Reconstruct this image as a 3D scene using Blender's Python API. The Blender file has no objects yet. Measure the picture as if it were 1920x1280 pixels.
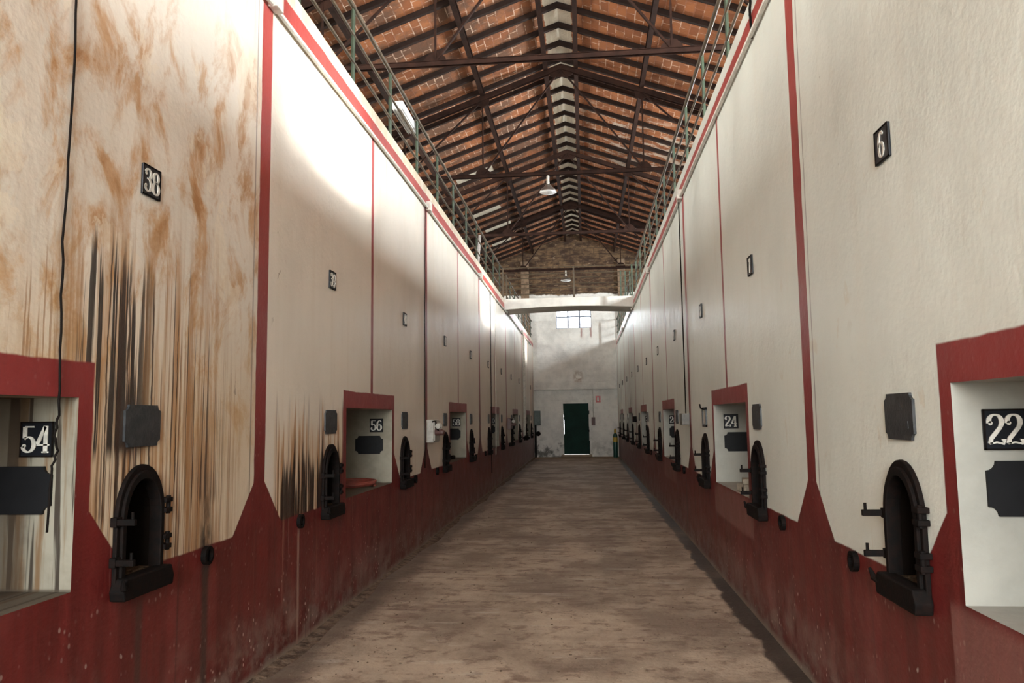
import bpy, bmesh, math, random
from mathutils import Vector, Matrix
C = bpy.context.scene.collection
S = bpy.context.scene
PI = math.pi
RND = random.Random(7)

# ------------------------------------------------------------------ camera
FPX, YAW, PITCH, ROLL = 1443.8, -0.0934, 0.0988, -0.0127
CAMZ = 1.65
cy_, sy_ = math.cos(YAW), math.sin(YAW); cp_, sp_ = math.cos(PITCH), math.sin(PITCH)
fwd = Vector((sy_*cp_, cy_*cp_, sp_)); rgt = Vector((cy_, -sy_, 0)); up = rgt.cross(fwd)
cr_, sr_ = math.cos(ROLL), math.sin(ROLL)
r2 = cr_*rgt + sr_*up; u2 = -sr_*rgt + cr_*up
cam_d = bpy.data.cameras.new('camera'); cam = bpy.data.objects.new('camera', cam_d); C.objects.link(cam)
cam_d.sensor_width = 36; cam_d.lens = FPX/1920*36; cam_d.clip_start = .02; cam_d.clip_end = 200
M = Matrix((r2, u2, -fwd)).transposed().to_4x4(); M.translation = Vector((0, 0, CAMZ)); cam.matrix_world = M
S.camera = cam
# ------------------------------------------------------------------ colour / exposure
vs = S.view_settings
S.display_settings.display_device = 'sRGB'
vs.view_transform = 'Standard'; vs.look = 'None'; vs.gamma = 1; vs.exposure = 1.33; vs.use_curve_mapping = False
S.cycles.use_denoising = True
S.cycles.max_bounces = 8; S.cycles.diffuse_bounces = 4; S.cycles.glossy_bounces = 3
S.cycles.sample_clamp_indirect = 6; S.cycles.use_adaptive_sampling = True; S.cycles.adaptive_threshold = .025
# ------------------------------------------------------------------ world, sun, window light, added fill
W = bpy.data.worlds.new('sky'); S.world = W; W.use_nodes = True
bg = W.node_tree.nodes['Background']; bg.inputs[0].default_value = (.86, .93, 1, 1); bg.inputs[1].default_value = 4.0
XL, XR, ZT, YE = -2.154, 1.36, 4.90, 32.55       # wall planes, tank top, end wall
YB = -6.0                                       # back wall
XOL, XOR = -7.1, 6.3                            # outer side walls
PER = 5.38; WSL, WSR = 4.97, 4.88               # bay length, first wide stripe left / right
sd = bpy.data.lights.new('sun', 'SUN'); sd.energy = 16; sd.angle = math.radians(8.5); sd.color = (1, .97, .92)
so = bpy.data.objects.new('sun', sd); C.objects.link(so); so.rotation_euler = Vector((-1, .02, -.285)).to_track_quat('-Z', 'Y').to_euler()
def area(name, loc, d, sx, sy, e, col):
    l = bpy.data.lights.new(name, 'AREA'); l.shape = 'RECTANGLE'; l.size = sx; l.size_y = sy; l.energy = e; l.color = col
    o = bpy.data.objects.new(name, l); C.objects.link(o); o.location = loc
    o.rotation_euler = Vector(d).to_track_quat('-Z', 'Z').to_euler(); return o
WIN_Y = [-4.4, 6.3, 17.05, 27.8]
WZ0, WZ1, WHW = 6.42, 6.84, .95
for y, we in zip(WIN_Y, (.92, .85, .72, .32)):
    area('daylight_panel', (XOR-.03, y, (WZ0+WZ1)/2), (-1, 0, -.0), 2*WHW, WZ1-WZ0, 860*we, (.90, .97, 1))
    area('daylight_panel', (XOL+.03, y+1.5, (WZ0+WZ1)/2), (1, 0, 0), 2*WHW, WZ1-WZ0, 260*we, (.98, .98, .92))  # left-side lamps added to brighten the right roof slope
area('rear_fill', (-.4, YB+.05, 3.7), (0, 1, -.08), 3.3, 4.2, 470, (.96, 1, .98))  # added fill from behind the camera, no known gate there
area('daylight_panel', (-.41, YE+.42, 5.95), (0, -1, -.12), 1.9, 1.2, 42, (.85, .93, 1))

# ------------------------------------------------------------------ node helper
class NT:
    def __init__(s, name, rough=.6, spec=.5, metal=0):
        s.m = bpy.data.materials.new(name); s.m.use_nodes = True; s.t = s.m.node_tree
        s.b = s.t.nodes['Principled BSDF']; s.b.inputs['Roughness'].default_value = rough
        s.b.inputs['Metallic'].default_value = metal; s.b.inputs['Specular IOR Level'].default_value = spec
        s._co = None
    def n(s, typ, **k):
        o = s.t.nodes.new(typ)
        for a, b in k.items(): setattr(o, a, b)
        return o
    def lk(s, a, b):
        if isinstance(a, (int, float)): b.default_value = a
        elif isinstance(a, tuple): b.default_value = a if len(a) == 4 or b.type == 'VECTOR' else (*a, 1)
        else: s.t.links.new(a, b)
    def xyz(s):
        if not s._co:
            tc = s.n('ShaderNodeTexCoord'); s.obj = tc.outputs['Object']; sp = s.n('ShaderNodeSeparateXYZ'); s.lk(s.obj, sp.inputs[0]); s._co = sp.outputs
        return s._co[0], s._co[1], s._co[2]
    def f(s, op, a, b=0., c=0.):
        o = s.n('ShaderNodeMath', operation=op); s.lk(a, o.inputs[0]); s.lk(b, o.inputs[1])
        if op in ('MULTIPLY_ADD', 'WRAP', 'COMPARE'): s.lk(c, o.inputs[2])
        return o.outputs[0]
    def add(s, a, b): return s.f('ADD', a, b)
    def sub(s, a, b): return s.f('SUBTRACT', a, b)
    def mul(s, *a):
        r = a[0]
        for x in a[1:]: r = s.f('MULTIPLY', r, x)
        return r
    def mx(s, *a):
        r = a[0]
        for x in a[1:]: r = s.f('MAXIMUM', r, x)
        return r
    def step(s, a, e0, e1, lo=0., hi=1.):                       # smoothstep, e0>e1 allowed
        o = s.n('ShaderNodeMapRange', interpolation_type='SMOOTHSTEP'); s.lk(a, o.inputs[0])
        if isinstance(e0, (int, float)) and isinstance(e1, (int, float)) and e0 > e1: e0, e1, lo, hi = e1, e0, hi, lo
        for v, i in ((e0, 1), (e1, 2), (lo, 3), (hi, 4)): s.lk(v, o.inputs[i])
        return o.outputs[0]
    def win(s, a, lo, hi, soft): return s.mul(s.step(a, lo-soft, lo+soft), s.step(a, hi+soft, hi-soft))
    def vec(s, x, y, z):
        o = s.n('ShaderNodeCombineXYZ'); s.lk(x, o.inputs[0]); s.lk(y, o.inputs[1]); s.lk(z, o.inputs[2]); return o.outputs[0]
    def noise(s, v, sc, det=3., rough=.55, dist=0.):
        o = s.n('ShaderNodeTexNoise'); s.lk(v, o.inputs['Vector']); o.inputs['Scale'].default_value = sc
        o.inputs['Detail'].default_value = det; o.inputs['Roughness'].default_value = rough; o.inputs['Distortion'].default_value = dist
        return o.outputs['Fac']
    def vor(s, v, sc, feat='F1'):
        o = s.n('ShaderNodeTexVoronoi', feature=feat); s.lk(v, o.inputs['Vector']); o.inputs['Scale'].default_value = sc; return o
    def mix(s, fac, a, b):
        o = s.n('ShaderNodeMix', data_type='RGBA'); s.lk(fac, o.inputs[0]); s.lk(a, o.inputs[6]); s.lk(b, o.inputs[7]); return o.outputs[2]
    def bump(s, h, st=.3, d=.01):
        o = s.n('ShaderNodeBump'); o.inputs['Strength'].default_value = st; o.inputs['Distance'].default_value = d
        s.lk(h, o.inputs['Height']); s.t.links.new(o.outputs[0], s.b.inputs['Normal'])
    def col(s, c): s.lk(c, s.b.inputs['Base Color'])
    def rgh(s, c): s.lk(c, s.b.inputs['Roughness'])

def plain(name, c, rough=.6, metal=0, spec=.5, var=.25, sc=18, c2=None, bump=.0):
    k = NT(name, rough, spec, metal); k.xyz()
    n = k.noise(k.obj, sc, 4)
    d = c2 or tuple(x*(1-var) for x in c)
    k.col(k.mix(k.step(n, .35, .7), c, d))
    if bump: k.bump(k.noise(k.obj, sc*3, 4), bump, .004)
    return k.m

# ------------------------------------------------------------------ painted tank walls
CREAM_L, CREAM_R = (.675, .615, .525), (.66, .695, .64)
RED = (.30, .030, .026)
def red_paint(k, Y, Z, wet):
    """dado colour with runs, dust and specks"""
    st = k.noise(k.vec(0., k.mul(Y, 9.), k.mul(Z, .5)), 1., 4)
    big = k.noise(k.vec(0., Y, Z), 1.6, 4)
    c = k.mix(k.step(st, .35, .7), (.128, .014, .0125), (.080, .0085, .0075))
    c = k.mix(k.mul(k.step(big, .5, .75), .45), c, (.22, .055, .05))
    # dusty foot of the wall
    dust = k.mul(k.step(Z, .5, .02), k.step(k.noise(k.vec(0., k.mul(Y, 3.), k.mul(Z, 4.)), 1.3, 5, .7), .42, .62))
    c = k.mix(k.mul(dust, k.step(Z, .9, 2.2, .75, 0.)), c, (.22, .17, .14))
    c = k.mix(k.mul(k.step(Z, .07, .01), .8), c, (.27, .22, .17))
    # white splashes
    v = k.vor(k.vec(0., Y, k.mul(Z, .7)), 24.)
    sp = k.mul(k.step(v.outputs['Distance'], .23, .12), k.step(k.noise(k.vec(0., Y, Z), 4., 3, .7), .46, .60), k.step(Z, .75, .1, .30, 1.))
    c = k.mix(k.mul(sp, .9), c, (.62, .52, .45))
    sm = k.mul(k.step(k.noise(k.vec(0., Y, Z), 2.1, 5, .7), .50, .72), k.step(Z, .95, .3)); c = k.mix(k.mul(sm, .40), c, (.25, .16, .13))
    # thin scratches / dark runs
    ln = k.noise(k.vec(3., k.mul(Y, 22.), k.mul(Z, .35)), 1., 2)
    c = k.mix(k.mul(k.step(ln, .66, .70), wet), c, (.07, .014, .012))
    c = k.mix(k.mul(k.step(ln, .30, .285), .25), c, (.55, .33, .27))
    return c
def tank_wall(name, side):
    k = NT(name, .42, .45); X, Y, Z = k.xyz()
    left = side < 0
    n1 = k.noise(k.vec(0., Y, Z), 3., 4); wob = k.mul(k.sub(n1, .5), .03)
    Yw = k.add(Y, wob); Zw = k.add(Z, wob)
    base = CREAM_L if left else CREAM_R
    # cream with cloudy variation
    big = k.noise(k.vec(0., Y, k.mul(Z, .7)), .8, 4)
    stv = k.noise(k.vec(0., k.mul(Y, 6.), k.mul(Z, .35)), 1., 4)
    c = k.mix(k.step(big, .35, .7), base, tuple(x*.88 for x in base))
    c = k.mix(k.mul(k.step(stv, .5, .75), .30), c, (.56, .47, .36) if left else (.60, .59, .51))
    gr = k.noise(k.vec(0., k.mul(Y, 1.), k.mul(Z, .8)), 7., 5, .65)
    c = k.mix(k.mul(k.step(gr, .60, .75), .20), c, (.42, .36, .28))
    # small chips
    v = k.vor(k.vec(0., Y, k.mul(Z, .6)), 9.)
    chip = k.mul(k.step(v.outputs['Distance'], .06, .035), k.step(k.noise(k.vec(0., Y, Z), 2., 2), .55, .65))
    c = k.mix(k.mul(chip, .55), c, (.20, .16, .12))
    if left:
        near = k.step(Y, 5.0, 4.8)
        # rusty clouds on the first tank
        bl = k.noise(k.vec(0., k.mul(Y, 1.6), k.mul(Z, 1.0)), 2.2, 6, .68, .4)
        zone = k.mul(near, k.step(Z, 1.0, 1.9), k.step(Z, 4.5, 3.4))
        m = k.mul(k.step(bl, .46, .62), zone)
        c = k.mix(k.mul(m, .78), c, (.42, .215, .070))
        m2 = k.mul(k.step(bl, .57, .67), zone, k.step(k.noise(k.vec(5., Y, Z), 6., 4), .4, .6))
        c = k.mix(k.mul(m2, .8), c, (.30, .125, .03))
        # bare paler plates where paint fell
        pl = k.mul(k.step(k.noise(k.vec(9., k.mul(Y, 1.3), k.mul(Z, .8)), 2.3, 5, .6, .6), .575, .59), near, k.win(Z, 2.3, 4.3, .2))
        c = k.mix(k.mul(pl, .55), c, (.68, .60, .47))
        # brown film running down around the number plate and the hatch
        rn = k.noise(k.vec(0., k.mul(Y, 14.), k.mul(Z, .55)), 1., 5, .6, .2)
        z2 = k.mul(k.win(Y, 2.9, 4.35, .35), k.step(Z, 3.0, 2.2), .9)
        c = k.mix(k.mul(k.step(Z, 2.6, 1.6), near, k.step(Z, .8, 1.), .45), c, (.50, .36, .19))
        c = k.mix(k.mul(k.step(rn, .42, .62), z2), c, (.34, .17, .06))
        # dark drips: start height changes from streak to streak
        def drips(c, y0, y1, soft, ztop, zvar, freq, thr, colr, amt, zlow=.9, seed=2., clump=0.):
            h = k.add(ztop, k.mul(k.sub(k.noise(k.vec(seed+5, k.mul(Y, 7.), 0.), 1., 4, .7), .5), zvar))
            yw = k.add(Y, k.mul(k.sub(k.noise(k.vec(7., Y, k.mul(Z, .5)), 7., 3), .5), .016))
            s1 = k.noise(k.vec(seed, k.mul(yw, freq), k.mul(Z, .16)), 1., 4, .65)
            s1 = k.sub(s1, k.mul(k.sub(Z, zlow), .07))           # wedges: thin at the top, wide below
            if clump: s1 = k.add(s1, k.mul(k.sub(k.noise(k.vec(seed+9, k.mul(Y, 2.6), k.mul(Z, .5)), 1., 3), .52), clump))
            fall = k.step(k.sub(h, Z), 0., .16)
            mm = k.mul(k.step(s1, thr, thr+.022), fall, k.win(Y, y0, y1, soft), k.step(Z, zlow-.05, zlow+.05), amt)
            return k.mix(mm, c, colr)
        c = drips(c, 2.2, 4.6, .25, 2.30, 2.2, 30., .50, (.27, .13, .05), .62, .9, 2., .7)
        c = drips(c, 2.3, 4.5, .25, 2.10, 2.0, 48., .55, (.10, .040, .018), .8, .9, 3., .5)
        c = drips(c, 3.08, 3.62, .10, 2.45, 1.5, 26., .475, (.018, .012, .010), .96, 1.5, 4., .3)
        c = drips(c, 3.2, 4.4, .2, 2.6, 1.6, 40., .53, (.05, .022, .014), .85, 1.2, 8., .4)
        film = k.mul(k.win(Y, 5.22, 7.0, .05), k.step(k.add(Z, k.mul(k.sub(k.noise(k.vec(3., k.mul(Y, 6.), k.mul(Z, .6)), 1.5, 4), .5), .9)), 1.75, 1.35))
        c = k.mix(k.mul(film, .42), c, (.52, .33, .15))
        c = drips(c, 5.24, 6.95, .05, 1.72, 1.5, 15., .455, (.36, .17, .055), .8)
        c = drips(c, 5.26, 6.74, .04, 1.48, 1.7, 15., .490, (.020, .009, .006), .97)
        c = drips(c, 5.35, 6.74, .06, 1.38, 1.4, 9., .475, (.016, .009, .007), .95, .9, 6.)
        c = drips(c, 7.2, 16., .5, 1.3, 1.2, 14., .62, (.22, .12, .07), .5)
        for (yy, w) in ((3.40, .016), (3.455, .012), (3.30, .007), (3.66, .009), (3.9, .006)):
            wv = k.mul(k.sub(k.noise(k.vec(yy, 0., Z), 3.5, 4), .5), .05)
            wd = k.mul(k.noise(k.vec(yy, 0., Z), 6., 3), w*2.2)
            mm = k.mul(k.step(k.f('ABSOLUTE', k.sub(k.add(Y, wv), yy)), wd, k.mul(wd, .4)), k.win(Z, 1.15, 2.45-(yy-3.4)*.5, .12))
            c = k.mix(k.mul(mm, .85), c, (.035, .018, .012))
        # black soot round the first drain hole
        dy = k.mul(k.f('ABSOLUTE', k.sub(Y, 4.26)), 1.)
        soot = k.mul(k.step(k.add(dy, k.mul(k.f('ABSOLUTE', k.sub(Z, .98)), .22)), .13, .01), k.step(k.noise(k.vec(0., k.mul(Y, 2.), Z), 5., 4), .3, .6))
        # peeled flakes right of first tank and left edge of second
        fl = k.noise(k.vec(1., Y, k.mul(Z, .7)), 7., 4, .55, .8)
        fm = k.mul(k.step(fl, .665, .675), k.mx(k.mul(k.win(Y, 4.3, 4.75, .08), k.win(Z, 1.5, 2.2, .15)), k.mul(k.win(Y, 5.15, 5.4, .05), k.win(Z, 2.2, 3.8, .2))))
        c = k.mix(k.mul(fm, .8), c, (.27, .21, .16))
        # rusty end strip
        es = k.mul(k.win(Y, 30.3, 31.7, .25), k.step(Z, 4.2, 2.4))
        c = k.mix(k.mul(es, k.step(stv, .3, .6), .75), c, (.46, .24, .11))
    else:
        fl = k.noise(k.vec(1., Y, k.mul(Z, .6)), 5., 5, .6, .5)
        c = k.mix(k.mul(k.step(fl, .64, .70), .35, k.step(Z, 3.6, 1.6, .3, 1.)), c, (.50, .42, .30))
        dk = k.step(Y, 3.6, 2.2)
        c = k.mix(k.mul(dk, k.step(big, .3, .6), .12), c, (.48, .45, .38))
    if left:
        tn_ = k.mul(k.step(Z, 4.74, 4.82), k.step(k.noise(k.vec(0., k.mul(Y, 2.), Z), 2.5, 4), .3, .6))
        c = k.mix(k.mul(tn_, .75), c, (.47, .38, .24))
        ty = k.mul(k.step(k.noise(k.vec(2., k.mul(Y, 7.), k.mul(Z, .5)), 1., 3), .56, .66), k.step(Z, 3.9, 4.5), k.win(Y, 4., 12., 1.))
        c = k.mix(k.mul(ty, .5), c, (.52, .42, .26))
    # bays
    w0 = WSL if left else WSR
    fr = k.f('FRACT', k.add(k.f('DIVIDE', k.sub(Yw, w0), PER), .5))
    t = k.mul(k.f('ABSOLUTE', k.sub(fr, .5)), PER)
    tn = k.sub(PER/2, t)
    E = .006
    def less(a, b): return k.step(k.sub(a, b), E, -E)
    below = less(Z, 4.60)
    # expansion joints beside the wide stripes
    fr2 = k.f('FRACT', k.add(k.f('DIVIDE', k.sub(Y, w0-.15), PER), .5))
    j = k.mul(k.f('ABSOLUTE', k.sub(fr2, .5)), PER)
    c = k.mix(k.mul(k.step(j, .012, .004), k.step(Z, .95, 1.0), below, .65), c, (.12, .09, .08))
    r_dado = less(Zw, .95)
    r_wide = k.mul(less(t, k.add(.085, k.mul(k.sub(n1, .5), .012))), below)
    r_flare = k.mul(less(t, k.add(.075, k.mul(k.sub(1.26, Z), .97))), less(Z, 1.3))
    r_frame = k.mul(less(tn, .93), less(Zw, 1.915))
    r_ff = k.mul(less(tn, k.add(.93, k.mul(k.sub(1.27, Z), .95))), less(Z, 1.27))
    r_thin = k.mul(less(tn, .042), below)
    r_band = k.mul(less(4.625, Zw), less(Zw, 4.775))
    red = k.mx(r_dado, r_wide, r_flare, r_frame, r_ff, r_thin, r_band)
    rp = red_paint(k, Y, Z, .75 if left else .35)
    lit_red = k.step(Z, .9, 2.0)                                   # red painted brighter above the dado, where more light falls
    rp = k.mix(k.mul(lit_red, .7), rp, (.24, .026, .026)); rp = k.mix(k.mul(k.step(Z, 2.2, 4.2), .7), rp, (.36, .052, .042))  # upper stripes and band lightened again to look lit
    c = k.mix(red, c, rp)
    if left:
        c = k.mix(soot, c, (.02, .015, .013))
        for yy, w, z0 in ((4.27, .035, .92), (3.62, .03, .85), (5.69, .02, .9)):
            wv = k.mul(k.sub(k.noise(k.vec(yy, 0., Z), 2.5, 3), .5), .03)
            mm = k.mul(k.step(k.f('ABSOLUTE', k.sub(k.add(Y, wv), yy)), w*1.6, w*.3), k.step(Z, z0, z0-.1))
            c = k.mix(k.mul(mm, .75), c, (.035, .02, .016) if yy < 5 else (.30, .19, .15))
        # runs over the red frame and dado under the worst drips
        h = k.noise(k.vec(6., k.mul(Y, 26.), k.mul(Z, .2)), 1., 3, .6)
        mm = k.mul(k.step(h, .60, .64), k.win(Y, 5.2, 7.3, .1), k.step(Z, 1.9, 1.7), .7)
        c = k.mix(mm, c, (.06, .018, .014))
        c = k.mix(k.mul(k.step(h, .37, .34), k.win(Y, 4.9, 6.2, .1), k.step(Z, 1.0, .9), .45), c, (.42, .26, .17))
    else:
        # faded patch below each niche sill
        c = k.mix(k.mul(less(tn, .95), k.win(Zw, .62, .93, .03), .42), c, (.27, .14, .12))
        y7 = k.step(k.f('ABSOLUTE', k.sub(Y, 10.9)), .09, .03)
        c = k.mix(k.mul(y7, k.step(Z, .9, .7), .6), c, (.05, .04, .035))
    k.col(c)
    k.rgh(k.add(.30, k.mul(k.noise(k.vec(0., Y, Z), 4., 3), .22)))
    hb = k.add(k.mul(k.noise(k.vec(0., Y, Z), 2.2, 5), 1.), k.mul(k.noise(k.vec(0., Y, Z), 30., 3), .18))
    k.bump(hb, .42, .025)
    return k.m

def whitewash(name, base, far=False):
    k = NT(name, .75, .3); X, Y, Z = k.xyz()
    n = k.noise(k.obj, 2.2, 6, .65); c = k.mix(k.step(n, .35, .7), base, tuple(x*.80 for x in base))
    if far:
        v = k.vec(k.mul(X, 1.), k.mul(Z, 1.), 0.)
        br = k.n('ShaderNodeTexBrick'); k.lk(v, br.inputs['Vector']); br.inputs['Scale'].default_value = 1
        br.inputs['Brick Width'].default_value = .5; br.inputs['Row Height'].default_value = .26; br.inputs['Mortar Size'].default_value = .018
        br.inputs['Color1'].default_value = (1, 1, 1, 1); br.inputs['Color2'].default_value = (.8, .8, .8, 1); br.inputs['Mortar'].default_value = (.3, .3, .3, 1)
        brc = br.outputs['Color']
        # stains
        c = k.mix(k.mul(k.step(k.noise(k.obj, 4., 6, .7), .56, .74), .28), c, (.40, .33, .25))
        low = k.mul(k.step(Z, 1.0, .25), k.step(k.noise(k.obj, 2.6, 6, .7), .46, .60), k.step(X, -.8, -1.0, .45, 1.))
        c = k.mix(k.mul(low, .85), c, (.07, .065, .055))
        rs = k.mul(k.step(k.f('ABSOLUTE', k.add(X, .28)), .28, .02), k.win(Z, 3.1, 3.55, .15), k.step(k.noise(k.obj, 6., 4), .4, .6))
        c = k.mix(k.mul(rs, .8), c, (.24, .12, .05))
        for xx in (-.1, .3):
            rr = k.mul(k.step(k.f('ABSOLUTE', k.sub(k.add(X, k.mul(k.sub(n, .5), .1)), xx)), .06, .01), k.win(Z, 5.0, 5.42, .08))
            c = k.mix(k.mul(rr, .7), c, (.25, .06, .05))
        # bare rubble masonry of the gable above the whitewash
        st = k.mix(k.step(k.noise(k.vec(k.mul(X, 1.), Y, k.mul(Z, 2.4)), 2.6, 6, .65), .38, .66), (.055, .030, .018), (.19, .118, .062))
        st = k.mix(k.mul(k.step(k.noise(k.vec(X, 2., k.mul(Z, 2.)), 7., 5, .7), .52, .66), .6), st, (.035, .022, .016))
        st = k.mix(k.mul(k.step(k.noise(k.vec(X, 5., k.mul(Z, 2.2)), 3.4, 5, .6, .8), .60, .66), .55), st, (.36, .26, .17))
        bk = k.n('ShaderNodeRGBToBW'); k.lk(brc, bk.inputs[0])
        st = k.mix(k.mul(k.step(bk.outputs[0], .75, .4), .5), st, (.05, .032, .022))
        top = k.step(k.add(Z, k.mul(k.sub(n, .5), .3)), 6.82, 6.88)
        c = k.mix(top, c, st)
        k.bump(k.add(k.noise(k.obj, 6., 6, .65), k.mul(bk.outputs[0], .5)), .8, .03)
    else:
        k.bump(k.noise(k.obj, 8, 5), .4, .01)
    k.col(c); return k.m

def floor_mat():
    k = NT('worn_concrete', .72, .35); X, Y, Z = k.xyz()
    n = k.noise(k.vec(X, k.mul(Y, .8), 0.), 1.1, 6, .62)
    n2 = k.noise(k.vec(X, k.mul(Y, 1.2), 0.), 5., 6, .7)
    n3 = k.noise(k.vec(k.mul(X, .6), k.mul(Y, 2.2), 3.), 2.6, 5, .6)
    c = k.mix(k.step(n, .38, .62), (.42, .332, .25), (.225, .170, .126))
    c = k.mix(k.mul(k.step(n2, .50, .64), .85), c, (.17, .115, .085))
    c = k.mix(k.mul(k.step(n2, .44, .30), .35), c, (.42, .34, .27))
    c = k.mix(k.mul(k.step(n3, .60, .70), .40), c, (.52, .46, .385))
    c = k.mix(k.mul(k.step(n3, .44, .34), .50), c, (.15, .085, .065))
    # transverse worn bands farther down the aisle
    bands = k.noise(k.vec(k.mul(X, .35), k.mul(Y, 1.4), 8.), 1.6, 4, .6)
    c = k.mix(k.mul(k.step(bands, .54, .64), k.step(Y, 4., 9.), .55), c, (.12, .070, .055))
    # pits and crumbs
    v = k.vor(k.vec(X, Y, 0.), 24.); pit = k.mul(k.step(v.outputs['Distance'], .20, .10), k.step(k.noise(k.vec(X, Y, 0.), 3.2, 4), .5, .62))
    c = k.mix(k.mul(pit, .9), c, (.055, .035, .026))
    v2 = k.vor(k.vec(X, Y, 4.), 9.); wh = k.mul(k.step(v2.outputs['Distance'], .055, .04), k.step(k.noise(k.vec(X, Y, 2.), 1.5, 3), .5, .6))
    c = k.mix(k.mul(wh, .7), c, (.62, .56, .48))
    # dark damp channel along the right wall, dirt along the left
    e = k.mul(k.sub(k.noise(k.vec(X, Y, 0.), 2.2, 5, .65), .5), .34)
    ch = k.mul(k.step(k.add(X, k.mul(e, .7)), 1.19, 1.23), k.step(k.noise(k.vec(0., Y, 0.), .5, 2), .25, .5, .65, 1.))
    c = k.mix(k.mul(ch, .93), c, (.026, .018, .014))
    ld = k.step(k.add(X, e), -1.75, -1.98)
    c = k.mix(k.mul(ld, .70), c, (.085, .055, .040))
    c = k.mix(k.mul(k.step(Y, 30.6, 31.), .5), c, (.34, .24, .14))
    k.col(c)
    k.rgh(k.step(ch, 0., 1., .72, .5))
    k.bump(k.add(k.noise(k.vec(X, Y, 0.), 3., 6, .6), k.mul(k.noise(k.vec(X, Y, 0.), 30., 4), .3)), .5, .03)
    return k.m

RX, RZ, RS = -.37, 9.50, .36                    # ridge x, ridge height under the bricks, slope
def ceiling_mat():
    k = NT('roof_bricks', .8, .25); X, Y, Z = k.xyz()
    ax = k.f('ABSOLUTE', k.sub(X, RX))
    dn = k.noise(k.vec(X, Y, 0.), 3.5, 3); ds = k.mul(k.sub(dn, .5), .035)
    br = k.n('ShaderNodeTexBrick'); k.lk(k.vec(k.add(Y, ds), k.add(k.mul(ax, 1.06), ds), 0.), br.inputs['Vector'])
    br.inputs['Scale'].default_value = 1; br.inputs['Brick Width'].default_value = .30; br.inputs['Row Height'].default_value = .17
    br.inputs['Mortar Size'].default_value = .011; br.inputs['Mortar Smooth'].default_value = .2
    br.inputs['Color1'].default_value = (.40, .150, .060, 1); br.inputs['Color2'].default_value = (.25, .090, .038, 1)
    br.inputs['Mortar'].default_value = (.34, .14, .08, 1)
    c = br.outputs['Color']
    grime = k.noise(k.vec(X, Y, 0.), 1.3, 5, .65)
    grime_shade = k.step(X, RX+.3, RX-1.2, .25, .9)  # grime, plus left slope painted darker for its weaker bounced light
    c = k.mix(k.mul(k.step(grime, .38, .60), grime_shade), c, (.125, .070, .045))
    # mortar oozing out, in places only
    mo = k.mul(k.step(br.outputs['Fac'], .25, .75), k.step(k.noise(k.vec(X, Y, 3.), 4.5, 4, .6), .46, .58))
    c = k.mix(k.mul(mo, .8), c, (.66, .48, .36))
    wp = k.mul(k.step(k.noise(k.vec(X, Y, 6.), 5.5, 5, .7, .6), .66, .70), .55)
    c = k.mix(wp, c, (.50, .38, .29))
    wq = k.mul(k.step(k.noise(k.vec(k.mul(X, .8), k.mul(Y, 1.4), 2.), 2.6, 5, .65), .52, .58), k.win(Y, 18.2, 22.5, .4), k.win(X, .1, 3.2, .4)); c = k.mix(k.mul(wq, .8), c, (.58, .50, .42))
    # plastered ridge
    edge = k.add(ax, k.mul(k.sub(k.noise(k.vec(X, Y, 0.), 5., 3), .5), .10))
    c = k.mix(k.step(edge, .275, .255), c, (.80, .72, .58))
    k.col(c); k.bump(k.add(k.mul(br.outputs['Fac'], .7), k.noise(k.vec(X, Y, 0.), 14., 4)), .6, .02)
    return k.m

MAT = {}
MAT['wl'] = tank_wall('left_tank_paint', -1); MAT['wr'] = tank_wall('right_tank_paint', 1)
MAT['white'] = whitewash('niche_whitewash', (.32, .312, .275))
def niche_stained_shaded():
    k = NT('niche_plaster', .8, .2); X, Y, Z = k.xyz()
    n = k.noise(k.obj, 3., 5, .65); c = k.mix(k.step(n, .35, .7), (.26, .24, .19), (.19, .17, .13))  # base darker than the right niches, standing in for weaker light
    near = k.step(Y, 3.6, 3.3)
    st = k.noise(k.vec(k.mul(X, 11.), 0., k.mul(Z, .8)), 1., 5, .6)
    c = k.mix(k.mul(k.step(st, .48, .62), near, .85), c, (.14, .075, .030))
    st2 = k.noise(k.vec(k.mul(X, 17.), 4., k.mul(Z, .5)), 1., 4, .6)
    c = k.mix(k.mul(k.step(st2, .54, .60), near, .9), c, (.020, .012, .008))
    c = k.mix(k.mul(k.step(k.add(X, k.mul(k.sub(n, .5), .2)), -2.33, -2.42), near, .7), c, (.045, .030, .018))  # nearest niche darkens towards its back
    c = k.mix(k.mul(k.step(Z, .965, .955), .75), c, (.06, .045, .032))
    k.col(c); k.bump(k.noise(k.obj, 8, 5), .4, .01); return k.m
MAT['niche_l'] = niche_stained_shaded()
MAT['end'] = whitewash('end_wall_whitewash', (.82, .80, .745), True)
MAT['concrete'] = whitewash('footbridge_plaster', (.66, .63, .57))
MAT['outer'] = whitewash('outer_wall_plaster', (.50, .40, .30))
MAT['floor'] = floor_mat(); MAT['ceil'] = ceiling_mat()
MAT['iron'] = plain('cast_iron', (.0045, .0038, .0035), .7, .0, .08, .5, 30, (.009, .005, .004), .3)
MAT['pit'] = plain('hatch_depth', (.006, .004, .003), .9, 0, .05)
MAT['rubble'] = plain('dry_lees', (.085, .060, .040), .95, 0, .1, .7, 60, None, 1.)
MAT['steel'] = plain('brown_steel', (.028, .0115, .007), .75, .0, .15, .45, 6)
MAT['rafter'] = plain('dark_timber', (.026, .013, .009), .8, 0, .25, .4, 5)
MAT['green'] = plain('green_paint', (.042, .066, .036), .5, 0, .5, .45, 9)
MAT['rail'] = plain('rail_paint', (.085, .060, .034), .55, 0, .4, .45, 5)
MAT['plate'] = plain('slate_plate', (.016, .018, .020), .42, 0, .4, .5, 20, (.035, .036, .037), .5)
MAT['tile'] = plain('black_enamel', (.007, .008, .011), .4, 0, .3)
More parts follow.
